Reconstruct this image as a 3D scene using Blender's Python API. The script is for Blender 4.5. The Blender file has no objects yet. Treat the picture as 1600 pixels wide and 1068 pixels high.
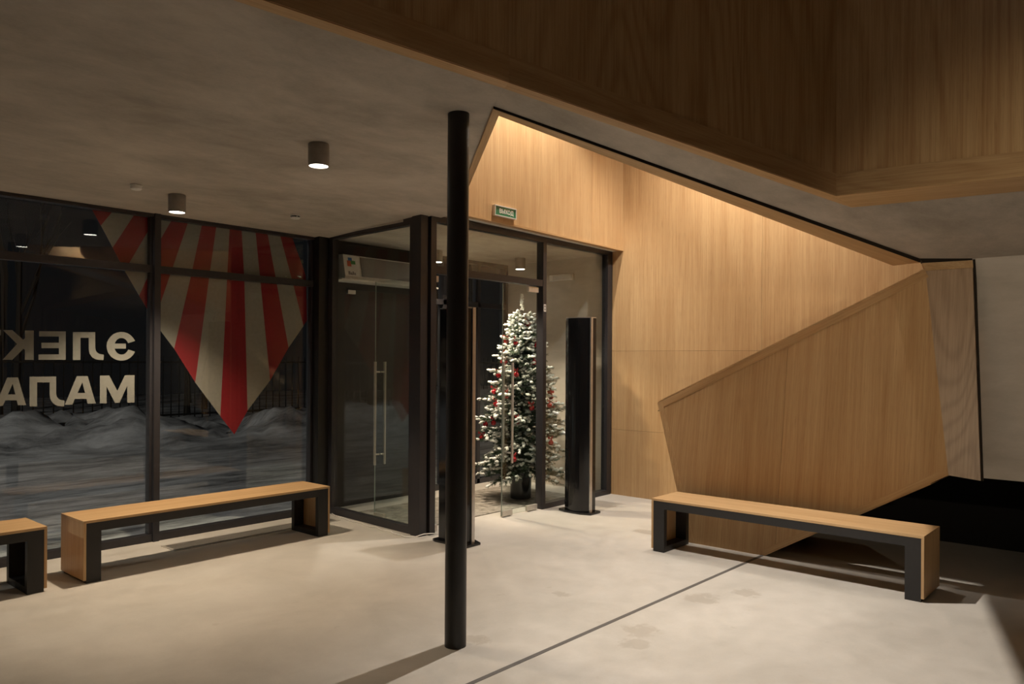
import bpy, bmesh, math, random
from mathutils import Vector, Matrix, noise

# ------------------------------------------------------------------ camera, world, lights, exposure
scene = bpy.context.scene
col = scene.collection
PI = math.pi
cam_data = bpy.data.cameras.new('camera')
cam = bpy.data.objects.new('camera', cam_data)
col.objects.link(cam)
cam_data.sensor_width = 36.0
cam_data.lens = 27.02
cam_data.shift_y = 0.0175
cam_data.clip_start = 0.05
cam_data.clip_end = 200
_ya, _ro = 0.71393, 0.0060874
_F = Vector((math.cos(_ya), math.sin(_ya), 0))
_R0 = Vector((math.sin(_ya), -math.cos(_ya), 0))
_U0 = Vector((0, 0, 1))
_R = _R0 * math.cos(_ro) + _U0 * math.sin(_ro)
_U = _U0 * math.cos(_ro) - _R0 * math.sin(_ro)
cam.matrix_world = Matrix(((_R.x, _U.x, -_F.x, 0), (_R.y, _U.y, -_F.y, 0), (_R.z, _U.z, -_F.z, 1.56), (0, 0, 0, 1)))
scene.camera = cam

world = bpy.data.worlds.new('night')
scene.world = world
world.use_nodes = True
world.node_tree.nodes['Background'].inputs[0].default_value = (0.9, 0.92, 1.0, 1)
world.node_tree.nodes['Background'].inputs[1].default_value = 0.004

scene.view_settings.view_transform = 'Standard'
scene.view_settings.look = 'None'
scene.view_settings.exposure = 0.13
scene.view_settings.gamma = 1.0
scene.view_settings.use_curve_mapping = False

WARM = (1.0, 0.90, 0.79)


def spot(name, loc, power, half_deg, blend=0.15, radius=0.04, target=None, colour=WARM):
    d = bpy.data.lights.new(name, 'SPOT')
    d.energy = power
    d.color = colour
    d.spot_size = math.radians(2 * half_deg)
    d.spot_blend = blend
    d.shadow_soft_size = radius
    o = bpy.data.objects.new(name, d)
    col.objects.link(o)
    o.location = loc
    v = Vector(target) - Vector(loc) if target else Vector((0, 0, -1))
    o.rotation_euler = v.to_track_quat('-Z', 'Y').to_euler()
    return o


# lamps of the stairwell (their housings are built further down)
STAIR_SPOTS = [  # location, power, half angle, blend, target
    ((6.03, 2.66, 5.55), 90, 44, 0.6, (7.0, 2.7, 1.6)),
    ((4.10, 3.00, 3.40), 590, 60, 1.0, (4.5, 0.6, 0.0)),
    ((5.60, 4.42, 5.00), 370, 42, 0.6, (6.0, 5.2, 2.6)),
    ((6.60, 3.00, 4.80), 400, 55, 1.0, (7.57, 3.6, 2.3)),  # wall washer added to brighten the long oak wall
]
for i_, (l_, p_, h_, b_, t_) in enumerate(STAIR_SPOTS):
    spot('stair_spot_light', l_, p_, h_, b_, 0.004 if i_ == 1 else 0.035, t_)
spot('snow_fill_light', (-6.0, 8.2, 4.6), 1500, 62, 0.8, 0.15, (5.0, 14.8, 0.2), (1.0, 0.92, 0.84))  # added unseen light that brightens the snow outside


# ------------------------------------------------------------------ materials
def new_mat(name):
    m = bpy.data.materials.new(name)
    m.use_nodes = True
    nt = m.node_tree
    return m, nt, nt.nodes['Principled BSDF']


def _n(nt, t, **kw):
    n = nt.nodes.new(t)
    for k, v in kw.items():
        setattr(n, k, v)
    return n


def _mapping(nt, scale, loc=(0, 0, 0)):
    tc = _n(nt, 'ShaderNodeTexCoord')
    mp = _n(nt, 'ShaderNodeMapping')
    mp.inputs['Scale'].default_value = scale
    mp.inputs['Location'].default_value = loc
    nt.links.new(tc.outputs['Object'], mp.inputs['Vector'])
    return mp


def _noise(nt, mp, scale=1.0, detail=3.0, rough=0.55, dist=0.0):
    n = _n(nt, 'ShaderNodeTexNoise')
    n.inputs['Scale'].default_value = scale
    n.inputs['Detail'].default_value = detail
    n.inputs['Roughness'].default_value = rough
    n.inputs['Distortion'].default_value = dist
    nt.links.new(mp.outputs[0], n.inputs['Vector'])
    return n


def _ramp(nt, src, stops):
    r = _n(nt, 'ShaderNodeValToRGB')
    while len(r.color_ramp.elements) > len(stops):
        r.color_ramp.elements.remove(r.color_ramp.elements[-1])
    while len(r.color_ramp.elements) < len(stops):
        r.color_ramp.elements.new(0.5)
    for e, (p, c) in zip(r.color_ramp.elements, stops):
        e.position = p
        e.color = (c[0], c[1], c[2], 1) if not isinstance(c, (int, float)) else (c, c, c, 1)
    nt.links.new(src, r.inputs[0])
    return r


def _math(nt, op, a, b=None):
    m = _n(nt, 'ShaderNodeMath', operation=op)
    for i, v in enumerate((a, b)):
        if v is None:
            continue
        if isinstance(v, (int, float)):
            m.inputs[i].default_value = v
        else:
            nt.links.new(v, m.inputs[i])
    return m.outputs[0]


def _mix(nt, fac, a, b, blend='MIX'):
    m = _n(nt, 'ShaderNodeMix', data_type='RGBA', blend_type=blend)
    for idx, v in ((0, fac), (6, a), (7, b)):
        if isinstance(v, (int, float)):
            m.inputs[idx].default_value = v
        elif isinstance(v, tuple):
            m.inputs[idx].default_value = (v[0], v[1], v[2], 1)
        else:
            nt.links.new(v, m.inputs[idx])
    return m.outputs[2]


def plain(name, colour, rough=0.5, metal=0.0, spec=0.5, bump=0.0):
    m, nt, b = new_mat(name)
    mp = _mapping(nt, (1, 1, 1))
    n = _noise(nt, mp, 35.0, 2.0)
    r = _ramp(nt, n.outputs[0], [(0.3, tuple(c * 0.93 for c in colour)), (0.7, tuple(min(1, c * 1.05) for c in colour))])
    nt.links.new(r.outputs[0], b.inputs['Base Color'])
    b.inputs['Roughness'].default_value = rough
    b.inputs['Metallic'].default_value = metal
    b.inputs['Specular IOR Level'].default_value = spec
    if bump:
        bp = _n(nt, 'ShaderNodeBump')
        bp.inputs['Strength'].default_value = bump
        nt.links.new(n.outputs[0], bp.inputs['Height'])
        nt.links.new(bp.outputs[0], b.inputs['Normal'])
    return m


def wood(name, axis, light, dark, rough=0.42, rings=9.0, contrast=1.0, loc=(0, 0, 0), spec=0.4, rw=0.06, bs=(2.6, 0.30), along=None, flat=False):
    m, nt, b = new_mat(name)
    eul = None
    if along is not None:
        axis = 'x'
        eul = Vector(along).normalized().rotation_difference(Vector((1, 0, 0))).to_euler()

    def _map(scale, loc_):
        mp = _mapping(nt, scale, loc_)
        if eul is not None:
            vr = _n(nt, 'ShaderNodeVectorRotate', rotation_type='EULER_XYZ')
            vr.inputs['Rotation'].default_value = eul
            nt.links.new(mp.inputs['Vector'].links[0].from_socket, vr.inputs['Vector'])
            nt.links.new(vr.outputs[0], mp.inputs['Vector'])
        return mp

    def sc(across, lo):
        return tuple(lo if 'xyz'[i] == axis else (0.0 if flat and i == 0 else across) for i in range(3))
    fine = _noise(nt, _map(sc(70, 1.3), loc), 1.0, 4.0, 0.6)
    mid = _noise(nt, _map(sc(9, 0.35), loc), 1.0, 2.0, 0.5)
    big = _noise(nt, _map(sc(*bs), loc), 1.0, 1.0, 0.4, 0.2)
    pore = _noise(nt, _map(sc(330, 7), loc), 1.0, 1.0, 0.5)
    ring = _math(nt, 'SINE', _math(nt, 'MULTIPLY', big.outputs[0], rings * 6.283))
    ring = _math(nt, 'ADD', _math(nt, 'MULTIPLY', ring, 0.5), 0.5)
    ring = _math(nt, 'POWER', ring, 2.5)
    f = _math(nt, 'MULTIPLY', fine.outputs[0], 0.75)
    f = _math(nt, 'ADD', f, _math(nt, 'MULTIPLY', mid.outputs[0], 0.45))
    f = _math(nt, 'ADD', f, _math(nt, 'MULTIPLY', ring, rw))
    k = 0.22 / contrast
    r = _ramp(nt, f, [(0.62 + rw * 0.35 - k, light), (0.62 + rw * 0.35 + k, dark)])
    p = _ramp(nt, pore.outputs[0], [(0.60, (1, 1, 1)), (0.72, (0.62, 0.56, 0.5))])
    c = _mix(nt, 0.55, r.outputs[0], p.outputs[0], 'MULTIPLY')
    gi = _n(nt, 'ShaderNodeNewGeometry')
    isl = _math(nt, 'ADD', _math(nt, 'MULTIPLY', gi.outputs['Random Per Island'], 0.12), 0.92)
    hv = _n(nt, 'ShaderNodeHueSaturation')
    nt.links.new(c, hv.inputs['Color'])
    nt.links.new(isl, hv.inputs['Value'])
    nt.links.new(hv.outputs[0], b.inputs['Base Color'])
    b.inputs['Roughness'].default_value = rough
    b.inputs['Specular IOR Level'].default_value = spec
    bp = _n(nt, 'ShaderNodeBump')
    bp.inputs['Strength'].default_value = 0.08
    bp.inputs['Distance'].default_value = 0.002
    nt.links.new(pore.outputs[0], bp.inputs['Height'])
    nt.links.new(bp.outputs[0], b.inputs['Normal'])
    return m


def concrete(name, c0, c1, rough=0.8, scale=1.0, stretch=(1, 1, 1), bump=0.15, spec=0.3, stains=None, stain_col=None):
    m, nt, b = new_mat(name)
    mp = _mapping(nt, stretch)
    n1 = _noise(nt, mp, 1.1 * scale, 6.0, 0.62, 0.5)
    n2 = _noise(nt, mp, 6.0 * scale, 5.0, 0.6, 0.3)
    n3 = _noise(nt, mp, 60 * scale, 3.0, 0.6)
    f = _math(nt, 'MULTIPLY', n1.outputs[0], 0.62)
    f = _math(nt, 'ADD', f, _math(nt, 'MULTIPLY', n2.outputs[0], 0.28))
    f = _math(nt, 'ADD', f, _math(nt, 'MULTIPLY', n3.outputs[0], 0.10))
    r = _ramp(nt, f, [(0.36, c0), (0.62, c1)])
    colr = r.outputs[0]
    if stains:
        tc = _n(nt, 'ShaderNodeTexCoord')
        nb = _noise(nt, _mapping(nt, (1, 1, 1)), 11.0, 4.0, 0.65, 0.6)
        tot = None
        for (x, y, rad) in stains:
            d = _n(nt, 'ShaderNodeVectorMath', operation='DISTANCE')
            nt.links.new(tc.outputs['Object'], d.inputs[0])
            d.inputs[1].default_value = (x, y, 0)
            v = _math(nt, 'SUBTRACT', 1.0, _math(nt, 'DIVIDE', d.outputs['Value'], rad))
            v = _math(nt, 'MAXIMUM', v, 0.0)
            tot = v if tot is None else _math(nt, 'MAXIMUM', tot, v)
        s = _math(nt, 'MULTIPLY', tot, nb.outputs[0])
        sr = _ramp(nt, s, [(0.27, 0.0), (0.36, 0.38)])
        colr = _mix(nt, sr.outputs[0], colr, stain_col)
        nd = _noise(nt, _mapping(nt, (1, 1, 1)), 9.0, 2.0, 0.5)
        nd2 = _ramp(nt, nd.outputs[0], [(0.70, 0.0), (0.78, 0.2)])
        colr = _mix(nt, nd2.outputs[0], colr, stain_col)
    nt.links.new(colr, b.inputs['Base Color'])
    rr = _ramp(nt, n2.outputs[0], [(0.3, max(0, rough - 0.1)), (0.7, min(1, rough + 0.08))])
    nt.links.new(rr.outputs[0], b.inputs['Roughness'])
    b.inputs['Specular IOR Level'].default_value = spec
    bp = _n(nt, 'ShaderNodeBump')
    bp.inputs['Strength'].default_value = bump
    bp.inputs['Distance'].default_value = 0.01
    nt.links.new(f, bp.inputs['Height'])
    nt.links.new(bp.outputs[0], b.inputs['Normal'])
    return m


def glass(name, tint=(0.93, 0.96, 0.95), ior=1.5):
    m = bpy.data.materials.new(name)
    m.use_nodes = True
    nt = m.node_tree
    nt.nodes.clear()
    out = _n(nt, 'ShaderNodeOutputMaterial')
    tr = _n(nt, 'ShaderNodeBsdfTransparent')
    tr.inputs[0].default_value = (*tint, 1)
    gl = _n(nt, 'ShaderNodeBsdfGlossy')
    gl.inputs['Roughness'].default_value = 0.0
    fr = _n(nt, 'ShaderNodeFresnel')
    ge = _n(nt, 'ShaderNodeNewGeometry')
    io = _math(nt, 'ADD', ior, _math(nt, 'MULTIPLY', ge.outputs['Backfacing'], 1.0 / ior - ior))
    nt.links.new(io, fr.inputs[0])
    mx = _n(nt, 'ShaderNodeMixShader')
    nt.links.new(fr.outputs[0], mx.inputs[0])
    nt.links.new(tr.outputs[0], mx.inputs[1])
    nt.links.new(gl.outputs[0], mx.inputs[2])
    nt.links.new(mx.outputs[0], out.inputs[0])
    return m


def emit(name, colour, strength):
    m = bpy.data.materials.new(name)
    m.use_nodes = True
    nt = m.node_tree
    nt.nodes.clear()
    out = _n(nt, 'ShaderNodeOutputMaterial')
    e = _n(nt, 'ShaderNodeEmission')
    e.inputs[0].default_value = (*colour, 1)
    e.inputs[1].default_value = strength
    nt.links.new(e.outputs[0], out.inputs[0])
    return m


OAK_L, OAK_D = (0.585, 0.395, 0.205), (0.43, 0.255, 0.115)
M = {}
M['oak_v'] = wood('oak_veneer_vertical', 'z', OAK_L, OAK_D)
M['oak_x'] = wood('oak_lengthwise_x', 'x', OAK_L, OAK_D, rings=5)
M['oak_y'] = wood('oak_lengthwise_y', 'y', OAK_L, OAK_D, rings=5)
M['oak_dark_v'] = wood('oak_fascia_veneer', 'z', OAK_L, OAK_D, rings=22, contrast=1.3, rough=0.36, loc=(3, 1, 0.7), rw=0.16, bs=(1.5, 0.2))
M['oak_parapet'] = wood('oak_parapet_veneer', 'z', OAK_L, OAK_D, rings=14, loc=(7, 2, 1), rw=0.07, bs=(2.0, 0.2), flat=True)
M['oak_pillar'] = wood('oak_pillar_veneer', 'z', (0.48, 0.34, 0.22), (0.33, 0.22, 0.135), rings=22, contrast=1.3, loc=(1, 5, 2), rw=0.18, bs=(2.0, 0.35), flat=True)
M['floor'] = concrete('polished_concrete', (0.455, 0.43, 0.385), (0.575, 0.545, 0.495), 0.5, 1.3, bump=0.03, spec=0.35,
                      stains=[(4.65, 2.36, 0.26), (4.95, 2.19, 0.22), (3.85, 2.34, 0.28), (3.65, 2.25, 0.2), (3.1, 2.95, 0.2), (4.1, 3.1, 0.15)],
                      stain_col=(0.30, 0.26, 0.21))
M['ceil'] = concrete('trowelled_plaster', (0.33, 0.30, 0.26), (0.54, 0.49, 0.43), 0.85, 0.8, (1, 1.6, 1), bump=0.1, spec=0.2)
M['conc'] = concrete('plaster_wall', (0.46, 0.42, 0.365), (0.60, 0.55, 0.49), 0.8, 1.0, (1, 0.7, 2.4), bump=0.12, spec=0.25)
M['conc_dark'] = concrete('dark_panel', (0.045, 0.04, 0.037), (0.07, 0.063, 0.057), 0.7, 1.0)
M['black'] = plain('black_powder_coat', (0.016, 0.015, 0.014), 0.42, 0.0, 0.45)
M['frame'] = plain('anthracite_frame', (0.035, 0.033, 0.037), 0.4, 0.2, 0.5)
M['bench_steel'] = plain('bench_black_steel', (0.022, 0.021, 0.021), 0.5, 0.0, 0.4)
M['gap_shade'] = plain('joint_and_trim_shade', (0.022, 0.016, 0.011), 0.8, 0.0, 0.2)
M['glossblack'] = plain('gloss_black_plastic', (0.008, 0.008, 0.009), 0.12, 0.0, 0.5)
M['silver'] = plain('satin_aluminium', (0.62, 0.60, 0.58), 0.35, 0.85, 0.5)
M['steel'] = plain('brushed_steel', (0.62, 0.58, 0.52), 0.4, 0.55, 0.5)
M['white'] = plain('white_plastic', (0.72, 0.70, 0.66), 0.45)
M['grey'] = plain('grey_lamp_body', (0.30, 0.27, 0.24), 0.5, 0.3, 0.4)
M['greyplastic'] = plain('grey_grille', (0.20, 0.185, 0.165), 0.6)
M['mat'] = concrete('entrance_mat', (0.13, 0.115, 0.095), (0.42, 0.39, 0.34), 0.95, 9.0, bump=0.6)
M['snow'] = concrete('snow', (0.10, 0.10, 0.105), (0.80, 0.80, 0.82), 0.9, 0.7, (0.7, 2.6, 1.0), bump=1.0)
M['bark'] = plain('dark_bark', (0.05, 0.042, 0.035), 0.9, 0, 0.2, 0.4)
M['needles'] = plain('fir_needles', (0.035, 0.062, 0.032), 0.6, 0, 0.3)
M['flock'] = plain('flocked_snow', (0.88, 0.90, 0.87), 0.9, 0, 0.2, 0.3)
M['red'] = plain('red_bauble', (0.34, 0.010, 0.014), 0.2, 0.2, 0.6)
M['redcloth'] = plain('red_ribbon', (0.36, 0.02, 0.022), 0.5)
M['glass'] = glass('clear_glass')
M['glassedge'] = plain('glass_edge', (0.30, 0.36, 0.32), 0.2, 0, 0.6)
M['vinyl_red'] = plain('red_vinyl', (0.31, 0.018, 0.026), 0.6, 0, 0.3)
M['vinyl_beige'] = plain('beige_vinyl', (0.34, 0.295, 0.262), 0.6, 0, 0.3)
M['vinyl_white'] = plain('pale_vinyl', (0.36, 0.32, 0.295), 0.6, 0, 0.3)
M['sign_green'] = plain('sign_green', (0.015, 0.19, 0.095), 0.3)
M['sign_white'] = plain('sign_white', (0.92, 0.93, 0.90), 0.4)
M['lens'] = emit('lamp_lens', (1.0, 0.93, 0.82), 14.0)
M['globe'] = emit('globe_glow', (1.0, 0.88, 0.72), 3.0)
M['blue_ink'] = plain('blue_ink', (0.03, 0.12, 0.32), 0.5)
M['green_ink'] = plain('green_ink', (0.05, 0.25, 0.06), 0.5)
M['orange_ink'] = plain('orange_ink', (0.55, 0.10, 0.03), 0.5)
M['dark_ink'] = plain('dark_ink', (0.04, 0.035, 0.03), 0.5)


# ------------------------------------------------------------------ mesh helpers
class MB:
    def __init__(self):
        self.v, self.f, self.m = [], [], []

    def add(self, vs, fs, mi=0):
        o = len(self.v)
        self.v += [tuple(p) for p in vs]
        self.f += [tuple(i + o for i in f) for f in fs]
        self.m += [mi] * len(fs)
        return self

    def box(self, x0, x1, y0, y1, z0, z1, mi=0):
        vs = [(x, y, z) for z in (z0, z1) for y in (y0, y1) for x in (x0, x1)]
        return self.add(vs, [(0, 2, 3, 1), (4, 5, 7, 6), (0, 1, 5, 4), (2, 6, 7, 3), (0, 4, 6, 2), (1, 3, 7, 5)], mi)

    def prism(self, pts, ext, mi=0):
        n = len(pts)
        a = [Vector(p) for p in pts]
        e = [ext] * n if not isinstance(ext, list) else ext
        b = [p + Vector(q) for p, q in zip(a, e)]
        fs = [tuple(range(n))[::-1], tuple(range(n, 2 * n))]
        fs += [(i, (i + 1) % n, n + (i + 1) % n, n + i) for i in range(n)]
        return self.add(a + b, fs, mi)

    def to_z(self, pts, z):
        return self.prism(pts, [(0, 0, z - p[2]) for p in pts])

    def tube(self, pts, r, n=10, cap=True, mi=0):
        pts = [Vector(p) for p in pts]
        rr = r if isinstance(r, (list, tuple)) else [r] * len(pts)
        vs, fs = [], []
        up = Vector((0, 0, 1))
        for i, p in enumerate(pts):
            d = (pts[min(i + 1, len(pts) - 1)] - pts[max(i - 1, 0)]).normalized()
            s = d.cross(up)
            if s.length < 1e-3:
                s = d.cross(Vector((1, 0, 0)))
            s.normalize()
            t = s.cross(d)
            for k in range(n):
                a = 2 * PI * k / n
                vs.append(p + (s * math.cos(a) + t * math.sin(a)) * rr[i])
        for i in range(len(pts) - 1):
            for k in range(n):
                k2 = (k + 1) % n
                fs.append((i * n + k, i * n + k2, (i + 1) * n + k2, (i + 1) * n + k))
        if cap:
            fs.append(tuple(range(n)))
            fs.append(tuple(range((len(pts) - 1) * n, len(pts) * n))[::-1])
        return self.add(vs, fs, mi)

    def lathe(self, prof, n=32, cx=0, cy=0, mi=0):
        vs, fs = [], []
        for r, z in prof:
            for k in range(n):
                a = 2 * PI * k / n
                vs.append((cx + r * math.cos(a), cy + r * math.sin(a), z))
        for i in range(len(prof) - 1):
            for k in range(n):
                k2 = (k + 1) % n
                fs.append((i * n + k, i * n + k2, (i + 1) * n + k2, (i + 1) * n + k))
        if prof[0][0] > 1e-5:
            fs.append(tuple(range(n))[::-1])
        if prof[-1][0] > 1e-5:
            fs.append(tuple(range((len(prof) - 1) * n, len(prof) * n)))
        return self.add(vs, fs, mi)

    def xf(self, fn):
        self.v = [tuple(fn(*p)) for p in self.v]
        return self

    def build(self, name, mat, parent=None, smooth=False, bevel=0.0, loc=None):
        me = bpy.data.meshes.new(name)
        me.from_pydata(self.v, [], self.f)
        mats = mat if isinstance(mat, (list, tuple)) else [mat]
        for x in mats:
            me.materials.append(M[x] if isinstance(x, str) else x)
        bm = bmesh.new()
        bm.from_mesh(me)
        for f, mi in zip(bm.faces, self.m):
            f.material_index = mi
            f.smooth = smooth
        bmesh.ops.recalc_face_normals(bm, faces=bm.faces)
        bm.to_mesh(me)
        bm.free()
        o = bpy.data.objects.new(name, me)
        col.objects.link(o)
        if parent:
            o.parent = parent
        if loc:
            o.location = loc
        if smooth:
            md = o.modifiers.new('edge', 'EDGE_SPLIT')
            md.split_angle = math.radians(40)
        if bevel:
            md = o.modifiers.new('bevel', 'BEVEL')
            md.width = bevel
            md.segments = 2
            md.limit_method = 'ANGLE'
        return o


def tag(o, label, cat, group=None, kind=None):
    o['label'] = label
    o['category'] = cat
    if group:
        o['group'] = group
    if kind:
        o['kind'] = kind
    return o


def empty(name, loc, label, cat, group=None, rz=0.0):
    o = bpy.data.objects.new(name, None)
    o.empty_display_size = 0.1
    col.objects.link(o)
    o.location = loc
    o.rotation_euler = (0, 0, rz)
    return tag(o, label, cat, group)


def struct(o, label=None, cat=None):
    o['kind'] = 'structure'
    if label:
        o['label'] = label
    if cat:
        o['category'] = cat
    return o


def sempty(name, loc, label=None, cat=None):
    o = bpy.data.objects.new(name, None)
    col.objects.link(o)
    o.location = loc
    return struct(o, label, cat)


def copy_tree(o, parent=None):
    c = o.copy()
    col.objects.link(c)
    if parent:
        c.parent = parent
    for ch in [x for x in bpy.data.objects if x.parent == o and x.type != 'LIGHT']:
        copy_tree(ch, c)
    return c


def text_mesh(body, name, mat, size, extrude, parent=None, offset=0.0):
    cu = bpy.data.curves.new(name, 'FONT')
    cu.body = body
    cu.size = size
    cu.extrude = extrude
    cu.offset = offset
    cu.align_x = 'CENTER'
    cu.align_y = 'CENTER'
    tmp = bpy.data.objects.new(name + '_tmp', cu)
    col.objects.link(tmp)
    bpy.context.view_layer.update()
    me = bpy.data.meshes.new_from_object(tmp.evaluated_get(bpy.context.evaluated_depsgraph_get()))
    bpy.data.objects.remove(tmp)
    me.name = name
    me.materials.clear()
    me.materials.append(M[mat])
    o = bpy.data.objects.new(name, me)
    col.objects.link(o)
    if parent:
        o.parent = parent
    return o

STRIPES=[
 ('r',0,[(2.472, 2.753), (2.622, 2.754), (2.539, 2.636)]),
 ('b',0,[(2.622, 2.754), (2.804, 2.763), (2.632, 2.466), (2.539, 2.636)]),
 ('r',0,[(2.804, 2.763), (2.986, 2.764), (2.729, 2.285), (2.632, 2.466)]),
 ('b',0,[(2.986, 2.764), (2.988, 2.412), (2.848, 2.084), (2.729, 2.285)]),
 ('r',0,[(2.988, 2.412), (2.991, 1.855), (2.848, 2.084)]),
 ('b',1,[(3.002, 2.75), (3.116, 2.751), (3.004, 2.54)]),
 ('r',1,[(3.116, 2.751), (3.266, 2.753), (3.007, 1.967), (3.004, 2.54)]),
 ('b',1,[(3.266, 2.753), (3.396, 2.751), (3.303, 2.307), (3.151, 1.64), (3.008, 1.823), (3.007, 1.967)]),
 ('r',1,[(3.396, 2.751), (3.533, 2.755), (3.47, 2.301), (3.344, 1.342), (3.151, 1.64), (3.303, 2.307)]),
 ('b',1,[(3.533, 2.755), (3.665, 2.758), (3.643, 2.296), (3.585, 1.026), (3.344, 1.342), (3.47, 2.301)]),
 ('r',1,[(3.665, 2.758), (3.786, 2.764), (3.816, 2.3), (3.858, 1.066), (3.725, 0.851), (3.585, 1.026), (3.643, 2.296)]),
 ('b',1,[(3.786, 2.764), (3.929, 2.771), (3.984, 2.304), (4.095, 1.347), (3.858, 1.066), (3.816, 2.3)]),
 ('r',1,[(3.929, 2.771), (4.056, 2.772), (4.159, 2.297), (4.297, 1.667), (4.095, 1.347), (3.984, 2.304)]),
 ('b',1,[(4.056, 2.772), (4.196, 2.762), (4.348, 2.291), (4.468, 1.889), (4.297, 1.667), (4.159, 2.297)]),
 ('r',1,[(4.196, 2.762), (4.33, 2.765), (4.491, 2.399), (4.509, 1.948), (4.468, 1.889), (4.348, 2.291)]),
]
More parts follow.
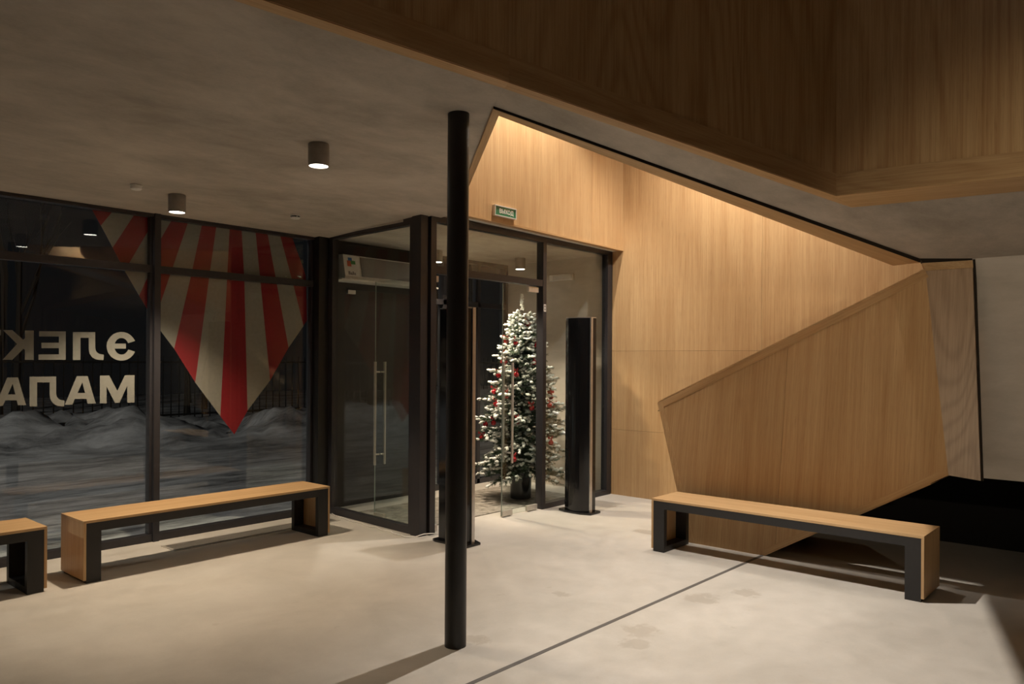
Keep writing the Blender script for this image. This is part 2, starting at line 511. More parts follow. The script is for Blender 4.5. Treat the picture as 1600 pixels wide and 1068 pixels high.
LETTERS=[
 ('letter_e_reversed',[[(2.816, 1.701), (2.801, 1.727), (2.753, 1.695), (2.761, 1.68)], [(2.801, 1.727), (2.781, 1.748), (2.743, 1.708), (2.753, 1.695)], [(2.781, 1.748), (2.755, 1.764), (2.731, 1.717), (2.743, 1.708)], [(2.755, 1.764), (2.727, 1.772), (2.717, 1.722), (2.731, 1.717)], [(2.727, 1.772), (2.697, 1.773), (2.703, 1.722), (2.717, 1.722)], [(2.697, 1.773), (2.668, 1.766), (2.689, 1.719), (2.703, 1.722)], [(2.668, 1.766), (2.642, 1.753), (2.676, 1.711), (2.689, 1.719)], [(2.642, 1.753), (2.62, 1.733), (2.665, 1.7), (2.676, 1.711)], [(2.62, 1.733), (2.603, 1.709), (2.657, 1.686), (2.665, 1.7)], [(2.603, 1.709), (2.592, 1.681), (2.651, 1.669), (2.657, 1.686)], [(2.592, 1.681), (2.589, 1.651), (2.65, 1.652), (2.651, 1.669)], [(2.589, 1.651), (2.593, 1.622), (2.652, 1.636), (2.65, 1.652)], [(2.593, 1.622), (2.603, 1.595), (2.657, 1.62), (2.652, 1.636)], [(2.603, 1.595), (2.621, 1.571), (2.665, 1.606), (2.657, 1.62)], [(2.621, 1.571), (2.643, 1.552), (2.676, 1.595), (2.665, 1.606)], [(2.643, 1.552), (2.67, 1.539), (2.689, 1.588), (2.676, 1.595)], [(2.67, 1.539), (2.698, 1.534), (2.704, 1.585), (2.689, 1.588)], [(2.698, 1.534), (2.728, 1.536), (2.718, 1.586), (2.704, 1.585)], [(2.728, 1.536), (2.756, 1.545), (2.732, 1.591), (2.718, 1.586)], [(2.756, 1.545), (2.782, 1.561), (2.744, 1.601), (2.732, 1.591)], [(2.782, 1.561), (2.802, 1.583), (2.754, 1.613), (2.744, 1.601)], [(2.802, 1.583), (2.817, 1.61), (2.761, 1.628), (2.754, 1.613)], [(2.642, 1.675), (2.742, 1.677), (2.742, 1.635), (2.643, 1.633)]]),
 ('letter_l',[[(2.334, 1.76), (2.39, 1.762), (2.391, 1.538), (2.335, 1.538)], [(2.39, 1.762), (2.501, 1.765), (2.501, 1.719), (2.39, 1.716)], [(2.501, 1.719), (2.502, 1.634), (2.453, 1.624), (2.452, 1.717)], [(2.502, 1.634), (2.506, 1.615), (2.459, 1.591), (2.453, 1.624)], [(2.506, 1.615), (2.517, 1.599), (2.476, 1.564), (2.459, 1.591)], [(2.517, 1.599), (2.534, 1.588), (2.503, 1.545), (2.476, 1.564)], [(2.534, 1.588), (2.554, 1.585), (2.534, 1.539), (2.503, 1.545)], [(2.554, 1.585), (2.568, 1.582), (2.566, 1.539), (2.534, 1.539)]]),
 ('letter_ye',[[(2.233, 1.763), (2.282, 1.764), (2.283, 1.539), (2.234, 1.539)], [(2.094, 1.76), (2.233, 1.763), (2.233, 1.722), (2.094, 1.719)], [(2.11, 1.671), (2.233, 1.674), (2.233, 1.631), (2.111, 1.629)], [(2.091, 1.58), (2.234, 1.582), (2.234, 1.539), (2.091, 1.539)]]),
 ('letter_k',[[(1.948, 1.655), (1.998, 1.703), (1.999, 1.614)],[(1.998, 1.761), (2.057, 1.763), (2.058, 1.538), (1.999, 1.538)], [(1.853, 1.76), (1.912, 1.762), (1.998, 1.68), (1.999, 1.634), (1.959, 1.643)], [(1.959, 1.675), (1.999, 1.662), (1.999, 1.634), (1.914, 1.538), (1.851, 1.538)]]),
 ('letter_t',[[(1.699, 1.759), (1.84, 1.762), (1.84, 1.721), (1.699, 1.718)], [(1.744, 1.719), (1.794, 1.721), (1.795, 1.539), (1.745, 1.538)]]),
 ('letter_m',[[(2.539, 1.411), (2.611, 1.412), (2.591, 1.322), (2.592, 1.184), (2.54, 1.185)], [(2.611, 1.412), (2.676, 1.284), (2.677, 1.184), (2.658, 1.185), (2.591, 1.322)], [(2.736, 1.412), (2.755, 1.323), (2.694, 1.185), (2.677, 1.184), (2.676, 1.284)], [(2.736, 1.412), (2.814, 1.412), (2.815, 1.182), (2.756, 1.182), (2.755, 1.323)]]),
 ('letter_a',[[(2.365, 1.41), (2.405, 1.41), (2.406, 1.359), (2.333, 1.184), (2.278, 1.184)], [(2.405, 1.41), (2.446, 1.409), (2.508, 1.185), (2.447, 1.186), (2.406, 1.359)], [(2.37, 1.275), (2.442, 1.273), (2.445, 1.225), (2.349, 1.228)]]),
 ('letter_l',[[(2.03, 1.41), (2.082, 1.409), (2.083, 1.18), (2.032, 1.182)], [(2.082, 1.409), (2.215, 1.408), (2.216, 1.363), (2.082, 1.365)], [(2.216, 1.363), (2.216, 1.273), (2.17, 1.265), (2.17, 1.363)], [(2.216, 1.273), (2.22, 1.253), (2.176, 1.231), (2.17, 1.265)], [(2.22, 1.253), (2.23, 1.236), (2.192, 1.202), (2.176, 1.231)], [(2.23, 1.236), (2.245, 1.224), (2.216, 1.182), (2.192, 1.202)], [(2.245, 1.224), (2.263, 1.22), (2.244, 1.174), (2.216, 1.182)], [(2.263, 1.22), (2.276, 1.217), (2.273, 1.172), (2.244, 1.174)]]),
 ('letter_a',[[(1.882, 1.405), (1.917, 1.405), (1.918, 1.357), (1.854, 1.193), (1.805, 1.192)], [(1.917, 1.405), (1.953, 1.404), (2.008, 1.193), (1.954, 1.194), (1.918, 1.357)], [(1.886, 1.278), (1.95, 1.276), (1.953, 1.231), (1.868, 1.234)]]),
]
# ------------------------------------------------------------------ large structure
def ceil_z(b):
    return 2.9 - 0.0325 * (b - 2.95)


TOP = 6.0
P0 = Vector((3.017, 2.756, 2.906))
P1 = Vector((6.345, 1.465, 2.336))
P3 = Vector((4.785, 4.87, 2.838))
QC, QCF = Vector((2.861, 2.540, 2.913)), Vector((2.818, 2.473, 2.915))
Q1, Q1F = Vector((5.027, 1.551, 2.531)), Vector((4.790, 1.568, 2.566))
QE, QEF = Vector((5.371, -3.0, 2.480)), Vector((5.13, -3.0, 2.516))
QL, QLF = Vector((-3.0, 3.176, 2.893)), Vector((-3.0, 3.10, 2.895))

fl = MB().box(-3.2, 7.75, -3.2, 6.75, -0.2, 0.0)
struct(fl.build('floor', 'floor'))

# left ceiling, sloped strip beside the stairwell opening, soffit before the landing wall
cl = MB()
left = [(-3.0, 3.176), (2.861, 2.540), (3.017, 2.756), (4.785, 4.87), (4.80, 5.045), (7.60, 5.045), (7.60, 5.07), (4.60, 5.07), (4.70, 6.70), (-3.0, 6.70)]
cl.to_z([(x, y, ceil_z(y)) for x, y in left], 3.15)
cl.to_z([tuple(QC), tuple(Q1), tuple(P1), tuple(P0)], 3.15)
P2 = Vector((6.45, 1.141, 2.3205))
cl.to_z([tuple(Q1), tuple(QE), (6.6, -3.0, 2.298), (6.6, 1.141, 2.298), tuple(P2), tuple(P1)], 3.15)
struct(cl.build('ceiling', 'ceil'))
struct(MB().box(-3.2, 7.75, -3.2, 5.1, TOP, TOP + 0.15).build('ceiling_upper', 'ceil'))

# dark oak fascia that rises from the ceiling edge
fa = MB()
fa.to_z([tuple(QL), tuple(QC), tuple(QCF), tuple(QLF)], TOP)
fa.to_z([tuple(QC), tuple(Q1), tuple(Q1F), tuple(QCF)], TOP)
fa.to_z([tuple(Q1), tuple(QE), tuple(QEF), tuple(Q1F)], TOP)
struct(fa.build('wall_fascia', 'oak_dark_v'))


def edge_rail(a, b, h, t, side):
    d = Vector((b.x - a.x, b.y - a.y, 0)).normalized()
    n = Vector((-d.y, d.x, 0)) * side * t
    return [a, b, b + n, a + n], h


for a_, b_, nm_ in ((QLF, QCF, 'trim_1'), (QCF, Q1F, 'trim_9'), (Q1F, QEF, 'trim_10')):
    pts, h_ = edge_rail(a_, b_, 0.13, 0.004, -1)
    struct(MB().prism(pts, (0, 0, h_)).build(nm_, wood('oak_rail', 'x', OAK_L, OAK_D, rings=16, rw=0.14, bs=(3.0, 0.35), along=b_ - a_)))
    # underside of the fascia edge
    back = {'trim_1': (QL, QC), 'trim_9': (QC, Q1), 'trim_10': (Q1, QE)}[nm_]
    e_ = MB().prism([a_, b_, back[1], back[0]], (0, 0, -0.004))
    struct(e_.build(nm_.replace('trim_', 'trim_2'), wood('oak_edge', 'x', OAK_L, OAK_D, rings=8, along=b_ - a_)))

# trim hanging along the edge of the stairwell opening
def unit2(a, b):
    return Vector((b.x - a.x, b.y - a.y, 0)).normalized()


d01, d03 = unit2(P0, P1), unit2(P0, P3)
n01, n03 = Vector((-d01.y, d01.x, 0)), Vector((d03.y, -d03.x, 0))
WA, WB, WC = 0.085, 0.22, 0.045            # widths at the apex, at the parapet, along the other leg
HA, HB = Vector((0, 0, -0.014)), Vector((0, 0, -0.030))
I1 = P1 + n01 * WB
da = (I1 - (P0 + n01 * WA)).normalized()
pa, pb = P0 + n01 * WA, P0 + n03 * WC
den = da.x * d03.y - da.y * d03.x
tt = ((pb.x - pa.x) * d03.y - (pb.y - pa.y) * d03.x) / den
I0 = pa + da * tt
I0.z = P0.z
I3 = P3 + n03 * WC
t1 = MB()
t1.prism([P0 + HA, P1 + HB, I1 + HB, I0 + HA], (0, 0, 0.08))
struct(t1.build('trim_2', wood('oak_edge_long', 'x', OAK_L, OAK_D, rings=5, along=P1 - P0)))
t1 = MB()
t1.prism([P0 + HA, P3 + HA, I3 + HA, I0 + HA], (0, 0, 0.08))
struct(t1.build('trim_4', wood('oak_edge_short', 'x', OAK_L, OAK_D, rings=5, along=P3 - P0)))
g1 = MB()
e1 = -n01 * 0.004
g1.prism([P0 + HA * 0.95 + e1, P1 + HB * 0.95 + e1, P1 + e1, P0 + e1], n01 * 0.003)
struct(g1.build('trim_3', 'gap_shade'))  # dark strip puts the shade on the trim's side into the colour

# lining of the shaft above the opening
sh = MB()
sh.to_z([I0, I1, I1 - n01 * 0.06, I0 - n01 * 0.06], TOP)
sh.to_z([I0, I3, I3 - n03 * 0.06, I0 - n03 * 0.06], TOP)
sh.to_z([tuple(P1), tuple(P2), (6.6, 1.141, 2.32), (6.5, 1.465, 2.336)], TOP)
sh.box(6.6, 7.57, -1.1, -1.0, 1.26, TOP)
struct(sh.build('wall_shaft', 'oak_v'))

# oak wall panels over the entrance and along the stair
hd = MB()
for x0, x1 in ((4.70, 6.048), (6.050, 6.944), (6.946, 7.569)):
    zz = [2.879 - 0.0122 * (x - 4.70) for x in (x0, x1)]
    hd.to_z([(x0, 4.87, zz[0]), (x1, 4.87, zz[1]), (x1, 4.93, zz[1]), (x0, 4.93, zz[0])], TOP)
struct(hd.build('wall_header', 'oak_v'))
hb = MB().box(4.70, 7.569, 4.93, 5.10, 2.90, TOP)
struct(hb.build('wall_header_core', 'conc'))
struct(MB().prism([(4.80, 4.862, 2.862), (7.569, 4.862, 2.828), (7.569, 4.932, 2.828), (4.80, 4.932, 2.862)], (0, 0, 0.018)).build('trim_11', 'oak_x'))
struct(MB().prism([(4.80, 4.933, 2.866), (7.569, 4.933, 2.832), (7.569, 5.012, 2.832), (4.80, 5.012, 2.866)], (0, 0, 0.004)).build('trim_12', 'white'))
wr = MB()
wr.box(7.57, 7.63, -3.0, 5.01, 0.76, 1.6705)
wr.box(7.57, 7.63, 2.9, 5.01, 0.0, 0.758)
wr.box(7.57, 7.63, -3.0, 3.199, 1.6725, TOP)
wr.box(7.57, 7.63, 3.201, 5.01, 1.6725, TOP)
struct(wr.build('wall_right', 'oak_v'))

struct(MB().box(7.55, 7.63, -3.0, 2.899, 0.0, 0.749).build('wall_under_stair', plain('under_stair_shade', (0.012, 0.011, 0.010), 0.8, 0, 0.2)))  # near-black colour stands in for the shade under the stair

# walls behind the camera and beyond the frame
struct(MB().box(-3.2, 7.75, -3.2, -3.0, 0, TOP).build('wall_back', 'oak_dark_v'))
struct(MB().box(-3.2, -3.0, -3.0, 6.75, 0, TOP).build('wall_left', 'conc'))

# landing wall of plaster, oak facing beside it
lw = MB().box(6.45, 6.60, -3.0, 1.141, 0.725, 2.45)
struct(lw.build('wall_landing', 'conc'))
struct(MB().box(6.5, 6.6, -3.0, 1.141, 2.45, TOP).build('wall_landing_upper', 'conc'))
pl = MB()
PT, PB_ = Vector((6.336, 1.423, 2.241)), Vector((6.115, 1.219, 0.766))
RT, RB = Vector((6.448, 1.133, 2.254)), Vector((6.180, 1.031, 0.739))
pl.prism([PB_, RB, RT, PT], (0.05, 0.0, 0.0))
struct(pl.build('trim_5', 'oak_pillar'))
pt = MB()
pt.prism([PT + Vector((-0.012, -0.004, 0)), RT + Vector((-0.012, -0.004, 0)), RT + Vector((-0.004, 0.004, 0.055)), PT + Vector((0.0, 0.02, 0.06))], (0.05, 0.02, 0))
struct(pt.build('trim_6', 'oak_y'))
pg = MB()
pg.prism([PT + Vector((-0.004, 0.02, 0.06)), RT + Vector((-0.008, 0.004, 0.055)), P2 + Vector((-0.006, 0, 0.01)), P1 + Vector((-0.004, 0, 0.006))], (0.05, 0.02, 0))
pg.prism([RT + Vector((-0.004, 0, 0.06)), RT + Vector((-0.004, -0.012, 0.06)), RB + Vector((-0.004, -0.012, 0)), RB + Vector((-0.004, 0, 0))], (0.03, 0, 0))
struct(pg.build('trim_7', 'gap_shade'))

# metal strip let into the floor
struct(MB().prism([(-3.0, 2.665, 0.0), (6.0, 2.535, 0.0), (6.0, 2.507, 0.0), (-3.0, 2.637, 0.0)], (0, 0, 0.0015)).build('trim_8', plain('floor_joint', (0.105, 0.098, 0.09), 0.6)))

# ------------------------------------------------------------------ staircase
st = empty('staircase', (6.0, 2.5, 0), 'oak clad staircase with a folded solid parapet rising to the right', 'staircase')
o_ = Vector((6.0, 2.5, 0))
L = lambda *p: Vector(p) - o_
PA, PB2, PC = L(6.176, 3.585, 1.171), L(6.336, 1.423, 2.241), L(6.115, 1.219, 0.766)
PD, PE = L(6.0, 2.501, 0.0), L(6.0, 3.174, 0.0)
MT, MBo = L(6.2622, 2.42, 1.748), L(6.0094, 2.42, 0.0627)
th = (0.10, 0, 0)
pp = MB()
g_ = Vector((0, 0.001, 0))
pp.prism([PA, PE, PD, MBo + g_, MT + g_], th)
pp.prism([MT - g_, MBo - g_, PC, PB2], th)
pp.build('parapet', 'oak_parapet', st)


def band(a, b, w, inward, t=0.004):
    d = (b - a).normalized()
    n = Vector((-0.989, 0, 0.148))
    s = d.cross(n).normalized() * w
    if s.dot(inward) < 0:
        s = -s
    return [a, b, b + s, a + s], n * t


cen = (PA + PC) / 2
for nm_, a_, b_, w_, mt in (('top_band', PA, PB2, 0.055, wood('oak_band', 'x', OAK_L, OAK_D, along=PB2 - PA)), ('end_band', PA, PE, 0.05, 'oak_v'), ('lower_band', PD, PC, 0.05, wood('oak_band_low', 'x', OAK_L, OAK_D, along=PC - PD))):
    q, e_ = band(a_, b_, w_, cen - (a_ + b_) / 2)
    MB().prism(q, e_).build(nm_, mt, st)
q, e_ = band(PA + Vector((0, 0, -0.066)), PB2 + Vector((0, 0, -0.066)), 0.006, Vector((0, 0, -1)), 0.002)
MB().prism(q, e_).build('joint_line', 'gap_shade', st)
MB().prism([PA + Vector((-0.004, 0, 0)), PB2 + Vector((-0.004, 0, 0)), PB2 + Vector((-0.004, 0, 0.018)), PA + Vector((-0.004, 0, 0.018))], (0.112, 0, 0)).build('rail_cap', 'oak_y', st)
prof = [(3.2, 0.0), (2.5, 0.0), (1.35, 0.674), (1.35, 1.26)]
nst = 7
for i in range(nst):
    zz = 1.26 - i * 0.18
    prof += [(1.35 + i * (1.85 / nst), zz), (1.35 + (i + 1) * (1.85 / nst), zz)]
clean = []
for p in prof:
    if not clean or (abs(p[0] - clean[-1][0]) + abs(p[1] - clean[-1][1])) > 1e-4:
        clean.append(p)
if clean[-1][1] > 1e-3:
    clean.append((clean[-1][0], 0.0))
    clean = clean[1:]
pts = [Vector((6.102 + 0.15 * z, y, z + 0.001)) - o_ for y, z in clean]
MB().prism(pts, [(7.565 - 6.0 - p.x, 0, 0) for p in pts]).build('flight', 'oak_y', st)
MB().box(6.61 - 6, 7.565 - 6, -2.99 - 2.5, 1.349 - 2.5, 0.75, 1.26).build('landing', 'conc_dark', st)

# ------------------------------------------------------------------ glazed facade on the left
BL0, BL1 = 6.55, 6.66


def mull(mb, x, w=0.05, z1=2.79):
    mb.box(x - w / 2, x + w / 2, BL0, BL1, 0.0, z1)


win_x = [-3.0, -1.54, -0.04, 1.46, 2.96, 4.56]
for i in range(len(win_x) - 1):
    x0, x1 = win_x[i] + 0.025, win_x[i + 1] - 0.025
    w = sempty('window_%d' % (i + 1), ((x0 + x1) / 2, 6.6, 0))
    cx = (x0 + x1) / 2
    f = MB()
    f.box(x0 - cx, x1 - cx, BL0 - 6.6 + 0.02, BL1 - 6.6, 0.0, 0.06)
    f.box(x0 - cx, x1 - cx, BL0 - 6.6 + 0.02, BL1 - 6.6, 2.755, 2.80)
    f.box(x0 - cx, x0 - cx + 0.02, BL0 - 6.6 + 0.04, BL1 - 6.6, 0.06, 2.755)
    f.box(x1 - cx - 0.02, x1 - cx, BL0 - 6.6 + 0.04, BL1 - 6.6, 0.06, 2.755)
    f.build('frame', 'frame', w)
    MB().box(x0 - cx, x1 - cx, BL0 - 6.6 + 0.03, BL1 - 6.6, 2.285, 2.345).build('transom', 'frame', w)
    g = MB().box(x0 - cx + 0.021, x1 - cx - 0.021, 0.036, 0.046, 0.061, 2.284)
    g.build('lower_pane', 'glass', w)
    MB().box(x0 - cx + 0.021, x1 - cx - 0.021, 0.036, 0.046, 2.346, 2.754).build('upper_pane', 'glass', w)
    if i < len(win_x) - 2:
        m_ = MB()
        m_.box(x1 - cx, x1 - cx + 0.05, BL0 - 6.6, BL1 - 6.6, 0.0, 2.79)
        m_.build('mullion', 'frame', w)
po = sempty('window_post', (4.60, 6.57, 0))
MB().box(-0.055, 0.06, -0.07, 0.10, 0, 2.79).build('post_core', 'black', po)

# ------------------------------------------------------------------ entrance vestibule
# side glazing (slightly skewed to the facade)
S0, SD = Vector((4.592, 5.15, 0)), Vector((0.075, 1.36, 0)).normalized()
SN = Vector((SD.y, -SD.x, 0))


def skew(x, y, z):      # x along the glazing, y to the vestibule side
    p = S0 + SD * x + SN * y
    return (p.x - S0.x, p.y - S0.y, z)


ws = sempty('window_6', tuple(S0))
f = MB()
f.box(0, 1.36, 0.0, 0.07, 0.0, 0.065)
f.box(0, 1.36, 0.0, 0.07, 2.765, 2.84)
f.box(0, 0.05, 0.0, 0.07, 0.065, 2.765)
f.box(1.29, 1.36, 0.0, 0.07, 0.065, 2.765)
f.xf(skew).build('frame', 'frame', ws)
MB().box(0.051, 1.289, 0.03, 0.04, 0.066, 2.764).xf(skew).build('pane', 'glass', ws)
pc = sempty('window_corner_post', (4.575, 5.03, 0))
MB().box(0, 0.085, 0, 0.118, 0, 2.845).build('post_core', 'frame', pc)
MB().box(0.088, 0.104, 0.05, 0.10, 0, 2.845).build('gasket', 'black', pc)

# door wall: frame, fixed light, transom light, two leaves
DY = 5.05
wf = sempty('window_7', (6.9, DY, 0))
f = MB()
f.box(-0.57, 0.66, -0.04, 0.04, 0.0, 0.055)
f.box(-0.57, 0.66, -0.04, 0.04, 2.79, 2.845)
f.box(0.575, 0.66, -0.04, 0.04, 0.055, 2.79)
f.box(-0.625, -0.57, -0.04, 0.05, 0.0, 2.845)
f.build('frame', 'frame', wf)
MB().box(-0.569, 0.574, 0.0, 0.01, 0.056, 2.789).build('pane', 'glass', wf)
wt = sempty('window_8', (5.5, DY, 0))
f = MB()
f.box(-0.82, -0.755, -0.04, 0.04, 0.0, 2.845)
f.box(-0.755, 0.775, -0.04, 0.04, 2.79, 2.845)
f.box(-0.755, 0.775, -0.035, 0.035, 2.33, 2.395)
f.build('frame', 'frame', wt)
MB().box(-0.754, 0.774, 0.0, 0.01, 2.396, 2.789).build('pane', 'glass', wt)


def door_leaf(name, hinge, width, rz, hx):
    d = sempty(name, hinge)
    d.rotation_euler = (0, 0, rz)
    MB().box(0.004, width, -0.005, 0.005, 0.012, 2.318).build('pane', 'glass', d)
    MB().box(width - 0.0005, width + 0.003, -0.0055, 0.0055, 0.012, 2.318).build('glass_edge', 'glassedge', d)
    for z0 in (0.008, 2.262):
        MB().box(0.0, 0.16, -0.016, 0.016, z0, z0 + 0.055).build('patch_fitting', 'steel', d, bevel=0.003)
    MB().box(width - 0.15, width, -0.016, 0.016, 0.008, 0.063).build('lock_fitting', 'steel', d, bevel=0.003)
    for s in (-1, 1):
        h = MB()
        h.tube([(hx, s * 0.06, 0.535), (hx, s * 0.06, 1.535)], 0.0135, 14)
        for z in (0.635, 1.435):
            h.tube([(hx, s * 0.006, z), (hx, s * 0.06, z)], 0.009, 10)
        h.build('handle', 'steel', d, smooth=True)
    return d


door_leaf('door_1', (4.815, DY + 0.02, 0), 0.87, math.radians(90), 0.80)
door_leaf('door_2', (6.235, DY + 0.005, 0), 0.545, PI, 0.46)

# vestibule shell
struct(MB().box(4.60, 7.75, 5.10, 6.78, 2.80, 2.95).build('ceiling_vestibule', 'ceil'))
struct(MB().box(7.60, 7.75, 5.05, 6.80, 0.0, 2.82).build('wall_vestibule_right', 'conc'))
struct(MB().box(4.72, 5.86, 6.66, 6.78, 0.0, 2.82).build('wall_vestibule_back', 'conc_dark'))
wo = sempty('window_9', (6.73, 6.70, 0))
f = MB()
for x in (-0.87, -0.30, 0.30, 0.82):
    f.box(x, x + 0.05, -0.04, 0.06, 0, 2.82)
for z in (0.0, 2.22, 2.76):
    f.box(-0.82, 0.82, -0.04, 0.06, z, z + 0.06)
f.build('frame', 'frame', wo)
MB().box(-0.82, 0.82, 0.0, 0.01, 0.06, 2.76).build('pane', 'glass', wo)

# ------------------------------------------------------------------ lamps
def downlight(loc, label, group, power, half=48, name='ceiling_downlight', r=0.063, h=0.135, aim=None):
    e = empty(name, loc, label, 'lamp', group)
    MB().lathe([(r * 0.97, 0.0), (r, -0.004), (r, -h + 0.003), (r * 0.985, -h), (r * 0.90, -h), (r * 0.90, -h + 0.012), (0.0, -h + 0.012)], 40).build('housing', 'grey', e, smooth=True)
    MB().lathe([(0.0, -h + 0.003), (r * 0.89, -h + 0.003), (r * 0.89, -h + 0.010), (0.0, -h + 0.010)], 40).build('lens', 'lens', e)
    spot('downlight_light', (loc[0], loc[1], loc[2] - h - 0.012), power, half, 0.6, 0.045, aim, (1.0, 0.80, 0.58))
    return e


GC = 'cylinder downlights on the grey ceiling'
downlight((2.765, 3.965, ceil_z(3.965)), 'grey cylinder downlight on the plaster ceiling nearest the black column', GC, 48)
downlight((2.765, 5.80, ceil_z(5.80)), 'grey cylinder downlight close to the striped window glass', GC, 235, 50)
downlight((0.95, 3.965, ceil_z(3.965)), 'grey cylinder downlight seen only as the nearer reflection in the window', GC, 4)
downlight((0.95, 5.80, ceil_z(5.80)), 'grey cylinder downlight seen only as a reflection beside the lettering', GC, 1.5)
GV = 'cylinder downlights in the vestibule'
downlight((6.05, 6.38, 2.80), 'small cylinder downlight above the open glass door beside the corner post', GV, 70, 60)
downlight((7.15, 6.07, 2.80), 'small cylinder downlight above the Christmas tree', GV, 22, 30)
downlight((5.85, 5.90, 2.80), 'added cylinder downlight hidden behind the round column to light the tree', GV, 260, 40, aim=(6.45, 5.55, 1.2))  # added out of sight behind the column to brighten the tree

GS = 'spotlights high in the stairwell'
for i, (l_, p_, h_, b_, t_) in enumerate(STAIR_SPOTS):
    lab = ('grey spotlight on a long stem over the stair', 'grey spotlight hung lowest just above the opening', 'grey spotlight on a stem close to the entrance panel wall', 'added unseen spotlight on a stem to brighten the long oak wall')[i]
    e = empty('stairwell_spotlight', (l_[0], l_[1], TOP), lab, 'lamp', GS)
    dz_ = l_[2] + 0.02 - TOP
    MB().tube([(0, 0, 0), (0, 0, dz_ + 0.14)], 0.009, 10).build('stem', 'grey', e, smooth=True)
    MB().lathe([(0.0, dz_ + 0.145), (0.055, dz_ + 0.14), (0.058, dz_), (0.052, dz_), (0.052, dz_ + 0.012), (0, dz_ + 0.012)], 32).build('housing', 'grey', e, smooth=True)
    if i == 1:      # added flaps keep this lamp's light on the floor in front of the parapet
        for (nx_, ny_, d_, ua, ub) in ((0.266, -0.964, 0.215, 0.22, 0.25), (1.0, 0.0, 0.19, 0.32, 0.10)):
            c0 = Vector((nx_, ny_, 0)) * d_
            u_ = Vector((-ny_, nx_, 0))
            zz = l_[2] - 0.30 - TOP
            MB().prism([c0 - u_ * ua + Vector((0, 0, zz)), c0 + u_ * ub + Vector((0, 0, zz)), c0 + u_ * ub + Vector((0, 0, zz + 0.36)), c0 - u_ * ua + Vector((0, 0, zz + 0.36))], (nx_ * 0.003, ny_ * 0.003, 0)).build('added_flap', 'black', e)
    MB().lathe([(0.0, dz_ + 0.003), (0.050, dz_ + 0.003), (0.050, dz_ + 0.010), (0, dz_ + 0.010)], 32).build('lens', 'lens', e)

# added fill spotlight behind the viewer, brightens the landing wall and the parapet
e = empty('fill_spotlight', (0.6, -3.0, 2.7), 'added unseen fill spotlight aimed at the landing wall', 'lamp')
MB().box(-0.05, 0.05, 0, 0.02, -0.06, 0.06).build('wall_plate', 'grey', e)
MB().tube([(0, 0.02, 0), (0.02, 0.12, 0), (0.17, 0.23, -0.03)], [0.012, 0.05, 0.055], 20).build('head', 'grey', e, smooth=True)
spot('fill_spot_light', (0.80, -2.74, 2.66), 285, 17, 1.0, 0.05, (6.42, 1.2, 1.75), (1.0, 0.84, 0.62))

# unseen globe added as fill light high over the void
e = empty('fill_globe', (1.6, 0.3, TOP), 'added unseen fill globe high above the void in front of the dark fascia', 'lamp')
MB().tube([(0, 0, 0), (0, 0, -0.45)], 0.006, 8).build('cord', 'black', e)
MB().lathe([(0.0, -0.72)] + [(0.14 * math.sin(PI * k / 14), -0.58 - 0.14 * math.cos(PI * k / 14)) for k in range(1, 14)] + [(0.0, -0.44)], 32).build('globe', 'globe', e, smooth=True)
gl_ = bpy.data.lights.new('fill_globe_light', 'POINT')
gl_.energy = 4
gl_.color = (1.0, 0.86, 0.70)
gl_.shadow_soft_size = 0.15
go_ = bpy.data.objects.new('fill_globe_light', gl_)
col.objects.link(go_)
go_.location = (1.6, 0.3, TOP - 0.9)

# smoke detectors
for (x, y), slot, lab in (((2.42, 5.71), False, 'plain round white detector on the ceiling left of the window downlight'),
                          ((3.80, 5.79), True, 'round white smoke detector with dark slots near the vestibule')):
    e = empty('smoke_detector', (x, y, ceil_z(y)), lab, 'smoke detector', 'white detectors on the ceiling')
    if slot:
        MB().lathe([(0.042, 0), (0.045, -0.012), (0.030, -0.014), (0.030, -0.024), (0.044, -0.026), (0.038, -0.036), (0, -0.038)], 32).build('body', 'white', e, smooth=True)
        s_ = MB()
        for k in range(4):
            a0 = 2 * PI * k / 4 + 0.2
            arc = [(0.040 * math.cos(a0 + t * 0.22), 0.040 * math.sin(a0 + t * 0.22)) for t in range(6)]
            s_.prism([(x_, y_, -0.0245) for x_, y_ in arc] + [(x_ * 0.74, y_ * 0.74, -0.0245) for x_, y_ in arc[::-1]], (0, 0, 0.010))
        s_.build('vent_slot', 'black', e)
    else:
        MB().lathe([(0.040, 0), (0.042, -0.010), (0.038, -0.012), (0.038, -0.030), (0.030, -0.036), (0, -0.037)], 32).build('body', 'white', e, smooth=True)

# ------------------------------------------------------------------ steel column
c_ = empty('steel_column', (2.975, 2.974, 0), 'slim round black steel column standing free on the concrete floor', 'column')
c_['kind'] = 'thing'
MB().lathe([(0.059, 0.0), (0.059, 2.905)], 48).build('shaft', 'black', c_, smooth=True)


